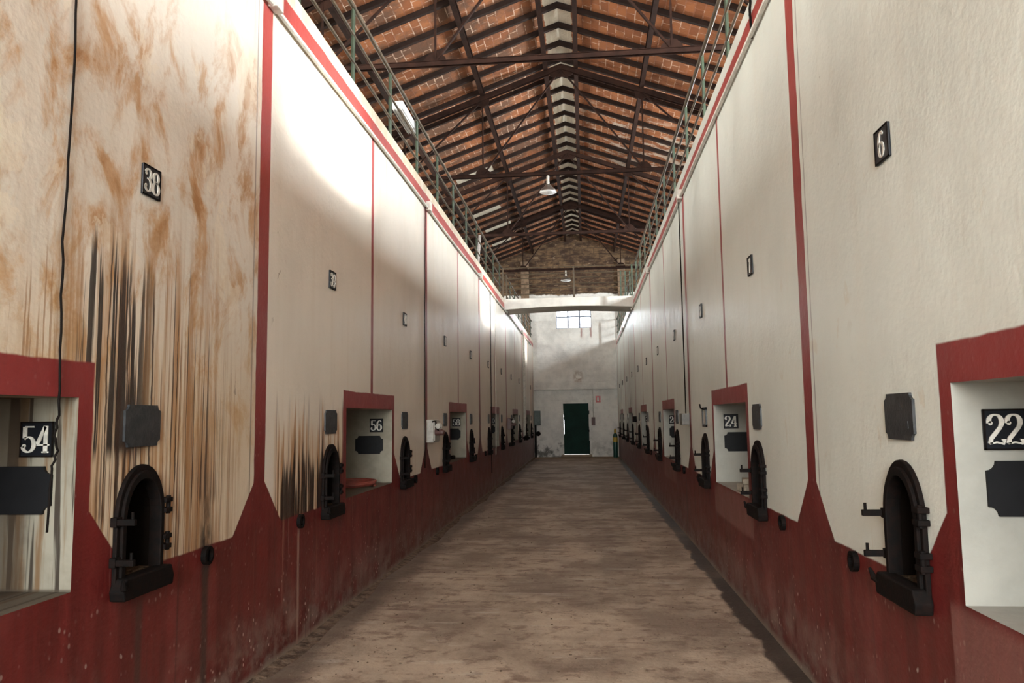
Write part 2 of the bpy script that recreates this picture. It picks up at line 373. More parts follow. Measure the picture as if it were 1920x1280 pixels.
MAT['digit'] = plain('white_enamel', (.62, .60, .54), .4, 0, .5, .35, 30)
MAT['jet'] = plain('matt_black_paint', (.006, .006, .007), .6, 0, .2)
MAT['pipe'] = plain('white_pipe', (.60, .57, .50), .5)
MAT['box'] = plain('grey_plastic', (.34, .32, .28), .5)
MAT['box2'] = plain('dull_grey_box', (.13, .125, .11), .6)
MAT['socket'] = plain('brown_socket', (.10, .045, .038), .5)
MAT['cable'] = plain('black_cable', (.008, .006, .005), .8, 0, .08)
MAT['door'] = plain('door_green', (.004, .030, .020), .6, 0, .15, .4, 2)
MAT['cabinet'] = plain('cabinet_green', (.085, .115, .10), .5)
MAT['cyl'] = plain('cylinder_green', (.012, .060, .045), .35)
MAT['yellow'] = plain('yellow_paint', (.55, .36, .05), .5)
MAT['redsign'] = plain('sign_red', (.52, .05, .04), .4)
MAT['hose'] = plain('red_hose', (.22, .045, .03), .45)
MAT['alu'] = plain('spun_aluminium', (.62, .60, .56), .28, .9, .5, .2, 9)
MAT['block'] = plain('concrete_block', (.34, .30, .24), .9, 0, .2, .4, 20)
MAT['patch'] = plain('cream_board', (.60, .54, .43), .7, 0, .3, .2, 6)
MAT['frame'] = plain('window_frame', (.16, .18, .24), .5)
MAT['tube'] = plain('white_tube', (.72, .72, .70), .4)
MAT['stone'] = plain('pilaster_brick', (.26, .18, .12), .9, 0, .2, .5, 5)
k = NT('dirt_crust', .95, .15); k.xyz(); k.col(k.mix(k.step(k.noise(k.obj, 9., 6, .7), .4, .65), (.17, .12, .085), (.06, .038, .028))); k.bump(k.noise(k.obj, 14., 6), .9, .03); MAT['dirt'] = k.m
g = bpy.data.materials.new('window_glass'); g.use_nodes = True; nt = g.node_tree; nt.nodes.clear()
o_ = nt.nodes.new('ShaderNodeOutputMaterial'); mxn = nt.nodes.new('ShaderNodeMixShader'); tr = nt.nodes.new('ShaderNodeBsdfTransparent'); gl = nt.nodes.new('ShaderNodeBsdfGlossy')
gl.inputs['Roughness'].default_value = .1; mxn.inputs[0].default_value = .08
nt.links.new(tr.outputs[0], mxn.inputs[1]); nt.links.new(gl.outputs[0], mxn.inputs[2]); nt.links.new(mxn.outputs[0], o_.inputs[0]); MAT['glass'] = g

# ------------------------------------------------------------------ mesh helpers
def NB(): return bmesh.new()
def box(bm, x0, x1, y0, y1, z0, z1):
    vs_ = [bm.verts.new(p) for p in ((x0,y0,z0),(x1,y0,z0),(x1,y1,z0),(x0,y1,z0),(x0,y0,z1),(x1,y0,z1),(x1,y1,z1),(x0,y1,z1))]
    for f in ((0,3,2,1),(4,5,6,7),(0,1,5,4),(1,2,6,5),(2,3,7,6),(3,0,4,7)): bm.faces.new([vs_[i] for i in f])
def quad(bm, a, b, c, d): bm.faces.new([bm.verts.new(p) for p in (a, b, c, d)])
def bar(bm, a, b, w, h, upv=(0, 0, 1)):
    """rectangular bar from a to b, w across, h along upv"""
    a, b = Vector(a), Vector(b); d = (b-a).normalized(); u = Vector(upv)
    s = d.cross(u)
    if s.length < 1e-4: s = d.cross(Vector((0, 1, 0)))
    s.normalize(); u = s.cross(d).normalized()
    P = []
    for q in (a, b):
        for i, j in ((-1,-1),(1,-1),(1,1),(-1,1)): P.append(bm.verts.new(q+s*(w/2*i)+u*(h/2*j)))
    for f in ((3,2,1,0),(4,5,6,7),(0,1,5,4),(1,2,6,5),(2,3,7,6),(3,0,4,7)): bm.faces.new([P[i] for i in f])
def tube(bm, pts, r, n=8, cap=True):
    pts = [Vector(p) for p in pts]; rings = []
    ref = None
    for i, p in enumerate(pts):
        d = (pts[min(i+1, len(pts)-1)]-pts[max(i-1, 0)]).normalized()
        if ref is None:
            ref = d.orthogonal().normalized()
        else:
            ref = (ref-d*ref.dot(d)).normalized()
        s = d.cross(ref); rr = r[i] if isinstance(r, (list, tuple)) else r
        rings.append([bm.verts.new(p+(ref*math.cos(2*PI*k/n)+s*math.sin(2*PI*k/n))*rr) for k in range(n)])
    for a, b in zip(rings, rings[1:]):
        for k in range(n): bm.faces.new((a[k], a[(k+1) % n], b[(k+1) % n], b[k]))
    if cap: bm.faces.new(rings[0][::-1]); bm.faces.new(rings[-1])
def lathe(bm, prof, n=28, c=(0, 0, 0), axis='z'):
    rings = []
    for r, z in prof:
        ring = []
        for k in range(n):
            a = 2*PI*k/n; p = (r*math.cos(a), r*math.sin(a), z)
            if axis == 'y': p = (p[0], p[2], p[1])
            ring.append(bm.verts.new((p[0]+c[0], p[1]+c[1], p[2]+c[2])))
        rings.append(ring)
    for a, b in zip(rings, rings[1:]):
        for k in range(n): bm.faces.new((a[k], a[(k+1) % n], b[(k+1) % n], b[k]))
    for q, rv in ((rings[0], True), (rings[-1], False)):
        if (q[0].co-q[n//2].co).length > 1e-4: bm.faces.new(q[::-1] if rv else q)
def prism(bm, pts, y0, y1):
    """polygon in XZ extruded along Y"""
    a = [bm.verts.new((x, y0, z)) for x, z in pts]; b = [bm.verts.new((x, y1, z)) for x, z in pts]
    bm.faces.new(a); bm.faces.new(b[::-1]); n = len(pts)
    for i in range(n): bm.faces.new((a[(i+1) % n], a[i], b[i], b[(i+1) % n]))
def obj(name, bm, mat, parent=None, loc=None, bevel=0, smooth=False, fix=True):
    if fix: bmesh.ops.recalc_face_normals(bm, faces=bm.faces[:])
    me = bpy.data.meshes.new(name); bm.to_mesh(me); bm.free()
    for m_ in (mat if isinstance(mat, list) else [mat]): me.materials.append(m_)
    o = bpy.data.objects.new(name, me); C.objects.link(o)
    if parent: o.parent = parent
    if loc: o.location = loc
    if smooth:
        for p in me.polygons: p.use_smooth = True
    if bevel:
        b = o.modifiers.new('bevel', 'BEVEL'); b.width = bevel; b.segments = 2; b.limit_method = 'ANGLE'
    return o
def tag(o, label, cat, group=None, kind=None):
    o['label'] = label; o['category'] = cat
    if group: o['group'] = group
    if kind: o['kind'] = kind
    return o
def empty(name, loc=(0, 0, 0), rz=0):
    o = bpy.data.objects.new(name, None); C.objects.link(o); o.location = loc; o.rotation_euler = (0, 0, rz); o.empty_display_size = .1; return o
def struct(name, bm, mat, **k): o = obj(name, bm, mat, **k); o['kind'] = 'structure'; return o
def dup(root, loc=None, rz=None):
    def cp(o, par):
        c = o.copy(); C.objects.link(c)
        if par: c.parent = par
        for ch in [x for x in bpy.data.objects if x.parent is o and x is not c]: cp(ch, c)
        return c
    kids = {}
    r = root.copy(); C.objects.link(r)
    for ch in list(root.children):
        c = ch.copy(); C.objects.link(c); c.parent = r
        for g2 in list(ch.children):
            d = g2.copy(); C.objects.link(d); d.parent = c
    if loc is not None: r.location = loc
    if rz is not None: r.rotation_euler = (0, 0, rz)
    return r
ORD = ['nearest', 'second', 'third', 'fourth', 'fifth', 'sixth', 'seventh', 'eighth', 'ninth', 'tenth', 'eleventh', 'twelfth', 'thirteenth']

# ------------------------------------------------------------------ tank walls
NHW, FZ0, FZ1, NDEP = .83, .95, 1.76, .95         # niche half width, sill, head, depth
HW, HZ0, HZS = .155, .90, 1.20                    # hatch half width, bottom, spring of the arch
def bays(side):
    w0 = WSL if side < 0 else WSR
    ws = [w0+PER*i for i in range(-2, 6)]
    ni = [w-PER/2 for w in ws[0:]] + []
    ni = [y for y in ni if y+NHW < YE-.5 and y-NHW > YB+.2]
    hs = []
    for w in ws:
        for q in (-PER/4, PER/4):
            if YB+.4 < w+q < YE-.4: hs.append(w+q)
    # the hatches sit a touch off the tank centre
    hs = sorted(y for y in hs); near = min(y for y in hs if y > 1.5)
    hs = [y+(-.04 if y == near else .07) for y in hs]
    return ws, ni, hs
def build_wall(side):
    X = XL if side < 0 else XR; D = side          # outward (into tank) direction
    ws, ni, hs = bays(side); bm = NB()
    cuts = []
    for y in ni: cuts.append((y-NHW, y+NHW, 'n', y))
    for y in hs: cuts.append((y-HW, y+HW, 'h', y))
    cuts.sort(); pos = YB
    def q(y0, y1, z0, z1, za=None, zb=None):
        # za, zb: bottom heights at y0,y1
        za = z0 if za is None else za; zb = z0 if zb is None else zb
        bm.faces.new([bm.verts.new(p) for p in ((X, y0, za), (X, y1, zb), (X, y1, z1), (X, y0, z1))])
    for a, b, t, yc in cuts:
        q(pos, a, 0, ZT)
        if t == 'n':
            q(a, b, 0, FZ0); q(a, b, FZ1, ZT)
        else:
            q(a, b, 0, HZ0); n = 12
            for i in range(n):
                t0 = PI-PI*i/n; t1 = PI-PI*(i+1)/n
                y0, y1 = yc+HW*math.cos(t0), yc+HW*math.cos(t1)
                q(y0, y1, 0, ZT, HZS+HW*1.25*math.sin(t0), HZS+HW*1.25*math.sin(t1))
        pos = b
    q(pos, YE, 0, ZT)
    bmesh.ops.remove_doubles(bm, verts=bm.verts[:], dist=1e-4)
    for f in bm.faces: f.material_index = 0
    # niches: jambs, head, sill, back
    for y in ni:
        x1 = X+D*NDEP; a, b = y-NHW, y+NHW
        for pts in (((X,a,FZ0),(x1,a,FZ0),(x1,a,FZ1),(X,a,FZ1)), ((X,b,FZ0),(x1,b,FZ0),(x1,b,FZ1),(X,b,FZ1)),
                    ((X,a,FZ1),(x1,a,FZ1),(x1,b,FZ1),(X,b,FZ1)), ((X,a,FZ0),(x1,a,FZ0),(x1,b,FZ0),(X,b,FZ0)),
                    ((x1,a,FZ0),(x1,b,FZ0),(x1,b,FZ1),(x1,a,FZ1))):
            f = bm.faces.new([bm.verts.new(p) for p in pts]); f.material_index = 1
    # tank deck (the gallery floor) closes the top
    xo = XOL if side < 0 else XOR
    f = bm.faces.new([bm.verts.new(p) for p in ((X, YB, ZT), (X, YE, ZT), (xo, YE, ZT), (xo, YB, ZT))]); f.material_index = 2
    return struct('wall_left' if side < 0 else 'wall_right', bm, [MAT['wl' if side < 0 else 'wr'], MAT['niche_l'] if side < 0 else MAT['white'], MAT['concrete']], fix=False)
build_wall(-1); build_wall(1)

# ------------------------------------------------------------------ shell
bm = NB(); box(bm, XL-.02, XR+.02, YB, YE+.1, -.12, 0); struct('floor', bm, MAT['floor'])
bm = NB()
def roofz(x, o=0): return RZ-RS*abs(x-RX)+o
for s in (-1, 1):
    xe = XOL-.2 if s < 0 else XOR+.2
    pts = [(RX, RZ), (xe, roofz(xe)), (xe, roofz(xe)+.12), (RX, RZ+.12)]
    prism(bm, pts, YB-.1, YE+.2)
struct('ceiling', bm, MAT['ceil'])
# end wall with door and window openings
DX0, DX1, DZ0, DZ1 = -.91, .125, .02, 2.21
WX0, WX1, WZA, WZB = -1.15, .33, 5.40, 6.23
bm = NB()
def ew(x0, x1, z0, z1): box(bm, x0, x1, YE, YE+.3, z0, z1)
xs = [XOL, WX0, DX0, DX1, WX1, XOR]
ew(XOL, WX0, 0, 6.8); ew(WX1, XOR, 0, 6.8); ew(WX0, DX0, 0, WZA); ew(DX1, WX1, 0, WZA); ew(DX0, DX1, DZ1, WZA); ew(DX0, DX1, -.1, .02); ew(WX0, WX1, WZB, 6.8)
prism(bm, [(XOL, 6.8), (XOR, 6.8), (XOR, roofz(XOR)+.05), (RX, RZ+.05), (XOL, roofz(XOL)+.05)], YE, YE+.3)
struct('wall_far', bm, MAT['end'])
bm = NB(); box(bm, XL+.01, XR-.01, YE-.22, YE, 2.80, 3.10); struct('trim_1', bm, MAT['end'], bevel=.01)
for i, (x0, x1) in enumerate(((-2.62, -2.28), (1.48, 1.80))):
    bm = NB(); box(bm, x0, x1, YE-.16, YE, ZT, 8.3); struct('trim_%d' % (i+2), bm, MAT['stone'], bevel=.01)
# back wall with an opening added for the rear fill lamp
bm = NB()
for x0, x1, z0, z1 in ((XOL, -2.1, 0, 9.7), (1.3, XOR, 0, 9.7), (-2.1, 1.3, 5.9, 9.7), (-2.1, 1.3, 0, 1.5)): box(bm, x0, x1, YB-.3, YB, z0, z1)
struct('wall_back', bm, MAT['outer'])
for side, xo, nm in ((-1, XOL, 'wall_outer_left'), (1, XOR, 'wall_outer_right')):
    bm = NB(); x0, x1 = (xo-.3, xo) if side < 0 else (xo, xo+.3)
    box(bm, x0, x1, YB-.3, YE+.3, 0, WZ0); box(bm, x0, x1, YB-.3, YE+.3, WZ1, 7.6); p = YB-.3
    for y in WIN_Y:
        yy = y+(1.5 if side < 0 else 0)
        box(bm, x0, x1, p, yy-WHW, WZ0, WZ1); p = yy+WHW
    box(bm, x0, x1, p, YE+.3, WZ0, WZ1)
    struct(nm, bm, MAT['outer'])
# window 1 in the end wall
wr = empty('window_1', ((WX0+WX1)/2, YE+.1, (WZA+WZB)/2)); wr['kind'] = 'structure'
hw, hh = (WX1-WX0)/2, (WZB-WZA)/2
bm = NB()
for x0, x1, z0, z1 in ((-hw, hw, -hh, -hh+.03), (-hw, hw, hh-.03, hh), (-hw, -hw+.03, -hh, hh), (hw-.03, hw, -hh, hh)): box(bm, x0, x1, -.03, .03, z0, z1)
for x in (-hw/3, hw/3): box(bm, x-.034, x+.034, -.025, .025, -hh, hh)
box(bm, -hw, hw, -.026, .026, hh-.36, hh-.31)
obj('window_frame', bm, MAT['frame'], wr)
bm = NB(); box(bm, -hw+.01, hw-.01, -.004, .004, -hh+.01, hh-.01); obj('pane', bm, MAT['glass'], wr)
# green door
dr = empty('door_1', ((DX0+DX1)/2, YE+.05, DZ0)); dr['kind'] = 'structure'
w2 = (DX1-DX0)/2; H = DZ1-DZ0
bm = NB()
prism(bm, [(-w2-.0, .09), (w2+.03, .09), (w2+.035, .5), (w2+.018, .55), (w2+.02, 1.2), (w2+.01, 1.25), (w2+.01, 1.7), (w2+.024, 1.78), (w2+.01, 1.9), (w2+.01, H+.01), (-w2-.02, H+.01), (-w2-.015, 1.95), (-w2+.0, 1.78), (-w2+.016, 1.65), (-w2+.0, 1.6), (-w2+.018, 1.5), (-w2+.022, .95), (-w2-.0, .9)], -.10, -.055)
for z in (.09, 1.02, H-.06): box(bm, -w2+.05, w2-.03, -.115, -.10, z, z+.04)
for x in (-w2+.05, w2-.07): box(bm, x, x+.04, -.114, -.10, .09, H-.02)
leaf = obj('door_leaf', bm, MAT['door'], dr)
bm = NB(); box(bm, w2-.13, w2+.03, -.10, -.06, 1.03, 1.07); box(bm, w2-.02, w2+.03, -.1, -.05, 1.0, 1.1); obj('door_handle', bm, MAT['iron'], leaf)
for z in (.5, 1.75):
    bm = NB(); tube(bm, [(w2+.02, -.07, z), (w2+.02, -.07, z+.14)], .018); box(bm, w2-.08, w2+.02, -.075, -.05, z+.03, z+.1); obj('hinge', bm, MAT['iron'], dr)
bm = NB(); box(bm, DX0-.12, DX1+.12, YE-.10, YE+.12, 0, .10); struct('trim_4', bm, MAT['floor'], bevel=.01)

# ------------------------------------------------------------------ number tiles
def arc(cx, cy, rx, ry, a0, a1, n=14): return [(cx+rx*math.cos(math.radians(a0+(a1-a0)*i/n)), cy+ry*math.sin(math.radians(a0+(a1-a0)*i/n))) for i in range(n+1)]
DIG = {
 '0': [arc(.3, .5, .23, .46, 90, 450, 26)],
 '1': [[(.31, .02), (.31, .98)], [(.31, .95), (.14, .80)], [(.12, .03), (.50, .03)]],
 '2': [arc(.28, .74, .21, .22, 190, -20, 14)+[(.42, .55), (.12, .22), (.08, .06)], [(.06, .06), (.30, .10), (.52, .05), (.53, .20)]],
 '3': [arc(.27, .76, .21, .20, 170, -80, 14), arc(.27, .30, .24, .26, 80, -170, 16), [(.2, .56), (.3, .56)]],
 '4': [[(.40, .02), (.40, .98)], [(.38, .96), (.05, .32)], [(.04, .29), (.56, .29)], [(.26, .03), (.54, .03)]],
 '5': [[(.12, .95), (.50, .95)], [(.12, .95), (.12, .54)], arc(.27, .31, .24, .27, 130, -165, 18)],
 '6': [arc(.30, .30, .22, .27, 0, 360, 22), arc(.38, .50, .30, .46, 75, 190, 12)],
 '7': [[(.07, .80), (.08, .94)], [(.07, .93), (.53, .93)], [(.52, .92), (.34, .52), (.26, .03)]],
 '8': [arc(.3, .74, .19, .21, -90, 270, 20), arc(.3, .28, .24, .25, 90, 450, 22)],
 '9': [arc(.30, .68, .22, .27, 0, 360, 22), arc(.22, .48, .30, .46, 10, -105, 12)],
}
def numeral(bm, txt, h, y):
    """fat-face digits centred on the origin in XZ"""
    wch = .60*h*.92; x0 = -wch*len(txt)/2
    for ci, ch in enumerate(txt):
        ox = x0+ci*wch
        for pl in DIG[ch]:
            P = [Vector((p[0], p[1])) for p in pl]; L, R = [], []
            for i, p in enumerate(P):
                d = (P[min(i+1, len(P)-1)]-P[max(i-1, 0)]).normalized(); w = .052+.115*abs(d.y)**1.6
                nn = Vector((-d.y, d.x))*w/2; L.append(p+nn); R.append(p-nn)
            for i in range(len(P)-1):
                prism(bm, [(ox+q.x*h*.92, (q.y-.5)*h) for q in (L[i], L[i+1], R[i+1], R[i])], y, y+.004)
        for (bx, by, rr) in {'2': [(.12, .70, .075)], '3': [(.11, .76, .07), (.09, .26, .075)], '5': [(.10, .26, .075)], '6': [(.47, .88, .06)], '9': [(.13, .12, .06)]}.get(ch, []):
            prism(bm, [(ox+(bx+rr*math.cos(a*PI/6))*h*.92, (by-.5+rr*.9*math.sin(a*PI/6))*h) for a in range(12)], y, y+.004)
def number_tile(txt, loc, rz, label, s=.155, group=None):
    bm = NB(); box(bm, -s/2, s/2, -.012, 0, -s/2, s/2)
    o = obj('number_tile', bm, MAT['tile'], None, loc, bevel=.003); o.rotation_euler = (0, 0, rz)
    bm = NB(); numeral(bm, txt, s*.78, -.016); obj('numeral', bm, MAT['digit'], o)['label'] = 'white numeral '+txt
    bm = NB(); e = s/2
    for x0, x1, z0, z1 in ((-e, e, -e, -e+.006), (-e, e, e-.006, e), (-e, -e+.006, -e, e), (e-.006, e, -e, e)): box(bm, x0, x1, -.015, -.011, z0, z1)
    obj('rim', bm, MAT['iron'], o)
    tag(o, label, 'number tile', group); return o
def notched(bm, w, h, c, y0, y1, hooks=0):
    P = []
    for sx, sz in ((1, 1), (-1, 1), (-1, -1), (1, -1)):
        cx, cz = sx*w/2, sz*h/2; a0 = {(1, 1): (270, 180), (-1, 1): (360, 270), (-1, -1): (90, 0), (1, -1): (180, 90)}[(sx, sz)]
        pts = [(cx+c*math.cos(math.radians(a0[0]+(a0[1]-a0[0])*i/4)), cz+c*math.sin(math.radians(a0[0]+(a0[1]-a0[0])*i/4))) for i in range(5)]
        P += pts
    prism(bm, P, y0, y1)
# prototype slate plate, prototype jamb plate
bm = NB(); notched(bm, .30, .20, .028, -.012, 0); plate0 = obj('notched_plate', bm, MAT['plate'])
bm = NB(); prism(bm, [(-.06, .05), (.02, .056), (.05, .03), (-.03, .025)], -.0145, -.0125); prism(bm, [(.07, -.03), (.10, -.02), (.105, -.05), (.075, -.055)], -.0145, -.0125)
obj('relief', bm, MAT['plate'], plate0)
bm = NB(); notched(bm, .315, .20, .035, -.014, 0); jamb0 = obj('notched_plate', bm, MAT['jet'])

# ------------------------------------------------------------------ arched hatch
def arch_pts(hw, z0, zs, k=1.25, n=16):
    return [(hw, z0)]+[(hw*math.cos(PI*i/n), zs+hw*k*math.sin(PI*i/n)) for i in range(n+1)]+[(-hw, z0)]
def make_hatch():
    r = empty('arched_hatch')
    Z = lambda z: z-HZ0
    def ring(bm, ho, hi, zo, zi, y0, y1):
        a = arch_pts(ho, Z(zo), Z(HZS)); b = arch_pts(hi, Z(zi), Z(HZS)); n = len(a)
        va = [[bm.verts.new((x, y, z)) for x, z in p] for p in (a, b) for y in (y0, y1)]
        for i in range(n):
            j = (i+1) % n
            bm.faces.new((va[0][i], va[0][j], va[2][j], va[2][i])); bm.faces.new((va[1][i], va[3][i], va[3][j], va[1][j]))
            bm.faces.new((va[0][i], va[1][i], va[1][j], va[0][j])); bm.faces.new((va[2][i], va[2][j], va[3][j], va[3][i]))
    bm = NB(); ring(bm, .200, .165, .87, .905, -.022, .0); ring(bm, .176, .145, .89, .925, -.036, .03)
    obj('frame', bm, MAT['iron'], r, bevel=.005)
    bm = NB(); a = arch_pts(.150, Z(.92), Z(HZS)); va = [bm.verts.new((x, .0, z)) for x, z in a]; vb = [bm.verts.new((x*.98, .42, z)) for x, z in a]; n = len(a)
    for i in range(n): j = (i+1) % n; bm.faces.new((va[i], va[j], vb[j], vb[i]))
    bm.faces.new(vb); obj('throat', bm, MAT['pit'], r)
    bm = NB()
    for i in range(7):
        for j in range(5):
            x = -.12+.04*i; y = .0+.05*j; s = .02+.008*RND.random(); z = .035+.012*RND.random()
            box(bm, x-s, x+s, y-s, y+s, 0.02, z)
    obj('lees', bm, MAT['rubble'], r)
    bm = NB(); prism(bm, [(-.205, -.055), (.205, -.055), (.215, -.01), (.19, .045), (-.19, .045), (-.215, -.01)], -.075, -.0); obj('sill', bm, MAT['iron'], r, bevel=.008)
    for z in (1.20, 1.02):
        bm = NB(); box(bm, -.222, -.175, -.03, 0, Z(z)-.022, Z(z)+.022); box(bm, -.22, -.198, -.115, -.03, Z(z)-.014, Z(z)+.014)
        hb = obj('hinge_bar', bm, MAT['iron'], r, bevel=.003)
        bm = NB(); tube(bm, [(-.209, -.10, Z(z)+.01), (-.209, -.10, Z(z)+.045)], .007); obj('pin', bm, MAT['iron'], hb)
    for z in (1.21, 1.03):
        bm = NB(); box(bm, .165, .228, -.048, 0, Z(z)-.012, Z(z)+.012); box(bm, .165, .228, -.048, 0, Z(z)+.038, Z(z)+.062)
        lg = obj('latch_lug', bm, MAT['iron'], r, bevel=.003)
        bm = NB(); tube(bm, [(.212, -.032, Z(z)-.02), (.212, -.032, Z(z)+.07)], .012); obj('pin', bm, MAT['iron'], lg)
    bm = NB(); tube(bm, [(-.19, -.06, .0), (-.22, -.075, .01), (-.24, -.085, .05)], [.018, .015, .006]); obj('hook', bm, MAT['iron'], r)
    return r
hatch0 = make_hatch()
# drain stub
dr0 = empty('drain_outlet')
bm = NB()
n = 20
for (ro, ri, y0, y1) in ((.052, .034, -.028, 0),):
    A = [[bm.verts.new((rr*math.cos(2*PI*i/n), y, rr*math.sin(2*PI*i/n))) for i in range(n)] for rr in (ro, ri) for y in (y0, y1)]
    for i in range(n):
        j = (i+1) % n
        for a, b in ((0, 1), (2, 3), (0, 2), (1, 3)): bm.faces.new((A[a][i], A[a][j], A[b][j], A[b][i]))
obj('ring', bm, MAT['iron'], dr0, smooth=False)
bm = NB(); lathe(bm, [(.033, -.002), (.033, -.010)], 16, axis='y'); obj('bore', bm, MAT['jet'], dr0)

used = set()
def place(proto, loc, rz, label, cat, group):
    if proto.name in used: o = dup(proto, loc, rz)
    else: used.add(proto.name); o = proto; o.location = loc; o.rotation_euler = (0, 0, rz)
    return tag(o, label, cat, group)
def sidename(s): return 'left' if s < 0 else 'right'
for side in (-1, 1):
    X = XL if side < 0 else XR; rz = PI/2 if side < 0 else -PI/2; nx = -side
    ws, ni, hs = bays(side); sn = sidename(side)
    vis = [y for y in hs if y > 1.5]; nis = [y for y in ni if y > .8]
    for i, y in enumerate(vis):
        num = str((38 if side < 0 else 6)+i)
        zt = 2.85
        dy = .0
        pl = {(-1, 0): 'on the rust-stained left wall', (-1, 1): 'above the black drips on the left wall', (1, 0): 'on the plain right wall near the camera', (1, 1): 'second from the camera on the right wall'}.get((side, i), 'high on the %s wall, %s from the camera' % (sn, ORD[i]))
        number_tile(num, (X, y, zt), rz, 'small black tile numbered %s %s' % (num, pl), .155, 'number tiles high on the %s wall' % sn)
        if not (side > 0 and i == 2):
            place(plate0, (X, y+(.0), 1.635), rz, 'dark notched plate above the %s arched hatch of the %s wall' % (ORD[i], sn), 'plate', 'notched plates above the hatches')
        place(hatch0, (X, y, HZ0), rz, 'black cast-iron arched hatch in the %s wall, %s from the camera' % (sn, ORD[i]), 'hatch', 'arched hatches along the %s wall' % sn)
    for i, w in enumerate([w for w in ws if w > 3 and w < YE-1.5]):
        for j, q in enumerate((-.71, .73)):
            y = w+q*(1 if side < 0 else 1)
            place(dr0, (X, y, .90), rz, 'round drain outlet on the %s dado %s the %s wide red stripe' % (sn, 'just before' if j == 0 else 'just beyond', ORD[i]), 'drain', 'drain outlets along the %s wall' % sn)
    for i, y in enumerate(nis):
        num = str((54 if side < 0 else 22)+2*i)
        yj = y+NHW; xt = X+side*(.10+.075); xp = X+side*(.10+.158)
        number_tile(num, (xt, yj, 1.585), 0, 'black tile numbered %s inside the %s niche of the %s wall' % (num, ORD[i], sn), .15, 'number tiles inside the %s niches' % sn)
        place(jamb0, (xp, yj, 1.37), 0, 'black notched plate below the tile numbered %s in the %s niche' % (num, sn), 'plate', 'black plates inside the niches')

# ------------------------------------------------------------------ conduits, cables, boxes
for side in (-1, 1):
    X = XL if side < 0 else XR; s = -side; ws = bays(side)[0]; sn = sidename(side)
    r = empty('conduit', (X, 0, 4.575))
    bm = NB(); pts = [(s*.028+.0*math.sin(y), y, .012*math.sin(y*.9)) for y in [YB+.2+i*.8 for i in range(int((YE-YB-.4)/.8))]]
    tube(bm, pts, .019, 8); obj('pipe', bm, MAT['pipe'], r)
    for w in ws[2:]:
        if w > YE-1: continue
        bm = NB(); box(bm, 0 if s > 0 else -.07, .07 if s > 0 else 0, w+.05-.06, w+.05+.06, -.03, .10); obj('junction_box', bm, MAT['pipe'], r, bevel=.008)
    tag(r, 'thin white conduit running the whole length of the %s wall below its red band' % sn, 'conduit')
def cable(pts, r, label, mat='cable', name='cable'):
    P = [Vector(p) for p in pts]; out = []
    for i in range(len(P)-1):
        for t in range(6): out.append(P[i].lerp(P[i+1], t/6))
    out.append(P[-1]); o0 = P[0].copy()
    for i in range(1, len(out)-1):
        out[i] = out[i]+Vector((0, .003*math.sin(i*1.7)+.003*math.sin(i*4.1), 0))
    bm = NB(); tube(bm, [p-o0 for p in out], r, 6); return tag(obj(name, bm, MAT[mat], None, o0, smooth=True), label, 'cable')
cable([(XL+.012, 3.02, 4.88), (XL+.012, 2.96, 4.0), (XL+.012, 2.97, 3.1), (XL+.012, 2.95, 2.4), (XL+.014, 2.96, 1.95), (XL+.014, 2.97, 1.70), (XL+.014, 2.95, 1.60), (XL+.014, 2.97, 1.54), (XL+.014, 2.94, 1.47), (XL+.014, 2.93, 1.22)], .005, 'black cable hanging down the stained left wall into the nearest niche')
cable([(XL+.02, 10.22, 4.60), (XL+.012, 10.22, 3.2), (XL+.012, 10.22, 1.0)], .006, 'thin dark cable down the left wall beside the grey switch box')
cable([(XL+.02, 17.5, 4.60), (XL+.02, 17.52, 2.2), (XL+.02, 17.5, .42)], .010, 'dark cable hanging in front of the left niche numbered 60')
cable([(XL+.05, 18.2, 4.58), (XL+.05, 18.2, 2.2), (XL+.05, 18.1, .8)], .007, 'thinner cable hanging over the middle of the left niche numbered 60', 'pipe')
cable([(XR-.01, 5.85, 4.90), (XR-.015, 5.88, 4.78), (XR-.02, 5.84, 4.68), (XR-.015, 5.86, 4.55)], .010, 'short dark cable end hanging over the top of the right wall')
# grey switch box with sockets, on the wide stripe
def switch_box(y, mat, label, n='switch_box'):
    r = empty(n, (XL, y, 1.33))
    bm = NB(); box(bm, 0, .10, 0, .42, 0, .31); obj('case', bm, MAT[mat], r, bevel=.008)
    bm = NB(); box(bm, .10, .115, .02, .40, .02, .29); obj('lid', bm, MAT[mat], r, bevel=.004)
    bm = NB(); tube(bm, [(.08, -.0, .28), (.13, .0, .29), (.135, .0, .20), (.17, 0, .16)], .012); obj('lead', bm, MAT['cable'], r)
    bm = NB(); lathe(bm, [(.0, -.05), (.035, -.05), (.04, -.01), (.05, 0)], 16, (.165, .02, .22), 'y'); obj('lamp_socket', bm, MAT['box'], r)
    bm = NB(); tube(bm, [(.115, .05, .14), (.20, .04, .14), (.24, .03, .13)], [.045, .045, .03], 14); obj('plug_socket', bm, MAT['socket'], r, bevel=.003)
    return tag(r, label, 'switch box')
switch_box(10.36, 'box', 'grey switch box with brown plug socket on the left wall under the second wide stripe')
b2 = switch_box(21.3, 'socket', 'brown switch box with dark sockets on the left wall far from the camera'); b2.location.x = XL
r = empty('junction_box', (XR, 10.45, 1.53)); bm = NB(); box(bm, -.10, 0, -.13, .13, 0, .15); obj('case', bm, MAT['box2'], r, bevel=.006)
bm = NB(); tube(bm, [(-.03, 0, .15), (-.03, 0, 3.02)], .008); obj('riser_pipe', bm, MAT['cable'], r)
tag(r, 'small grey junction box on the right wall at the second wide red stripe', 'junction box')
r = empty('junction_box', (XR, 21.0, 1.50)); bm = NB(); box(bm, -.10, 0, -.13, .13, 0, .15); obj('case', bm, MAT['iron'], r, bevel=.006)
tag(r, 'small dark junction box far down the right wall', 'junction box')
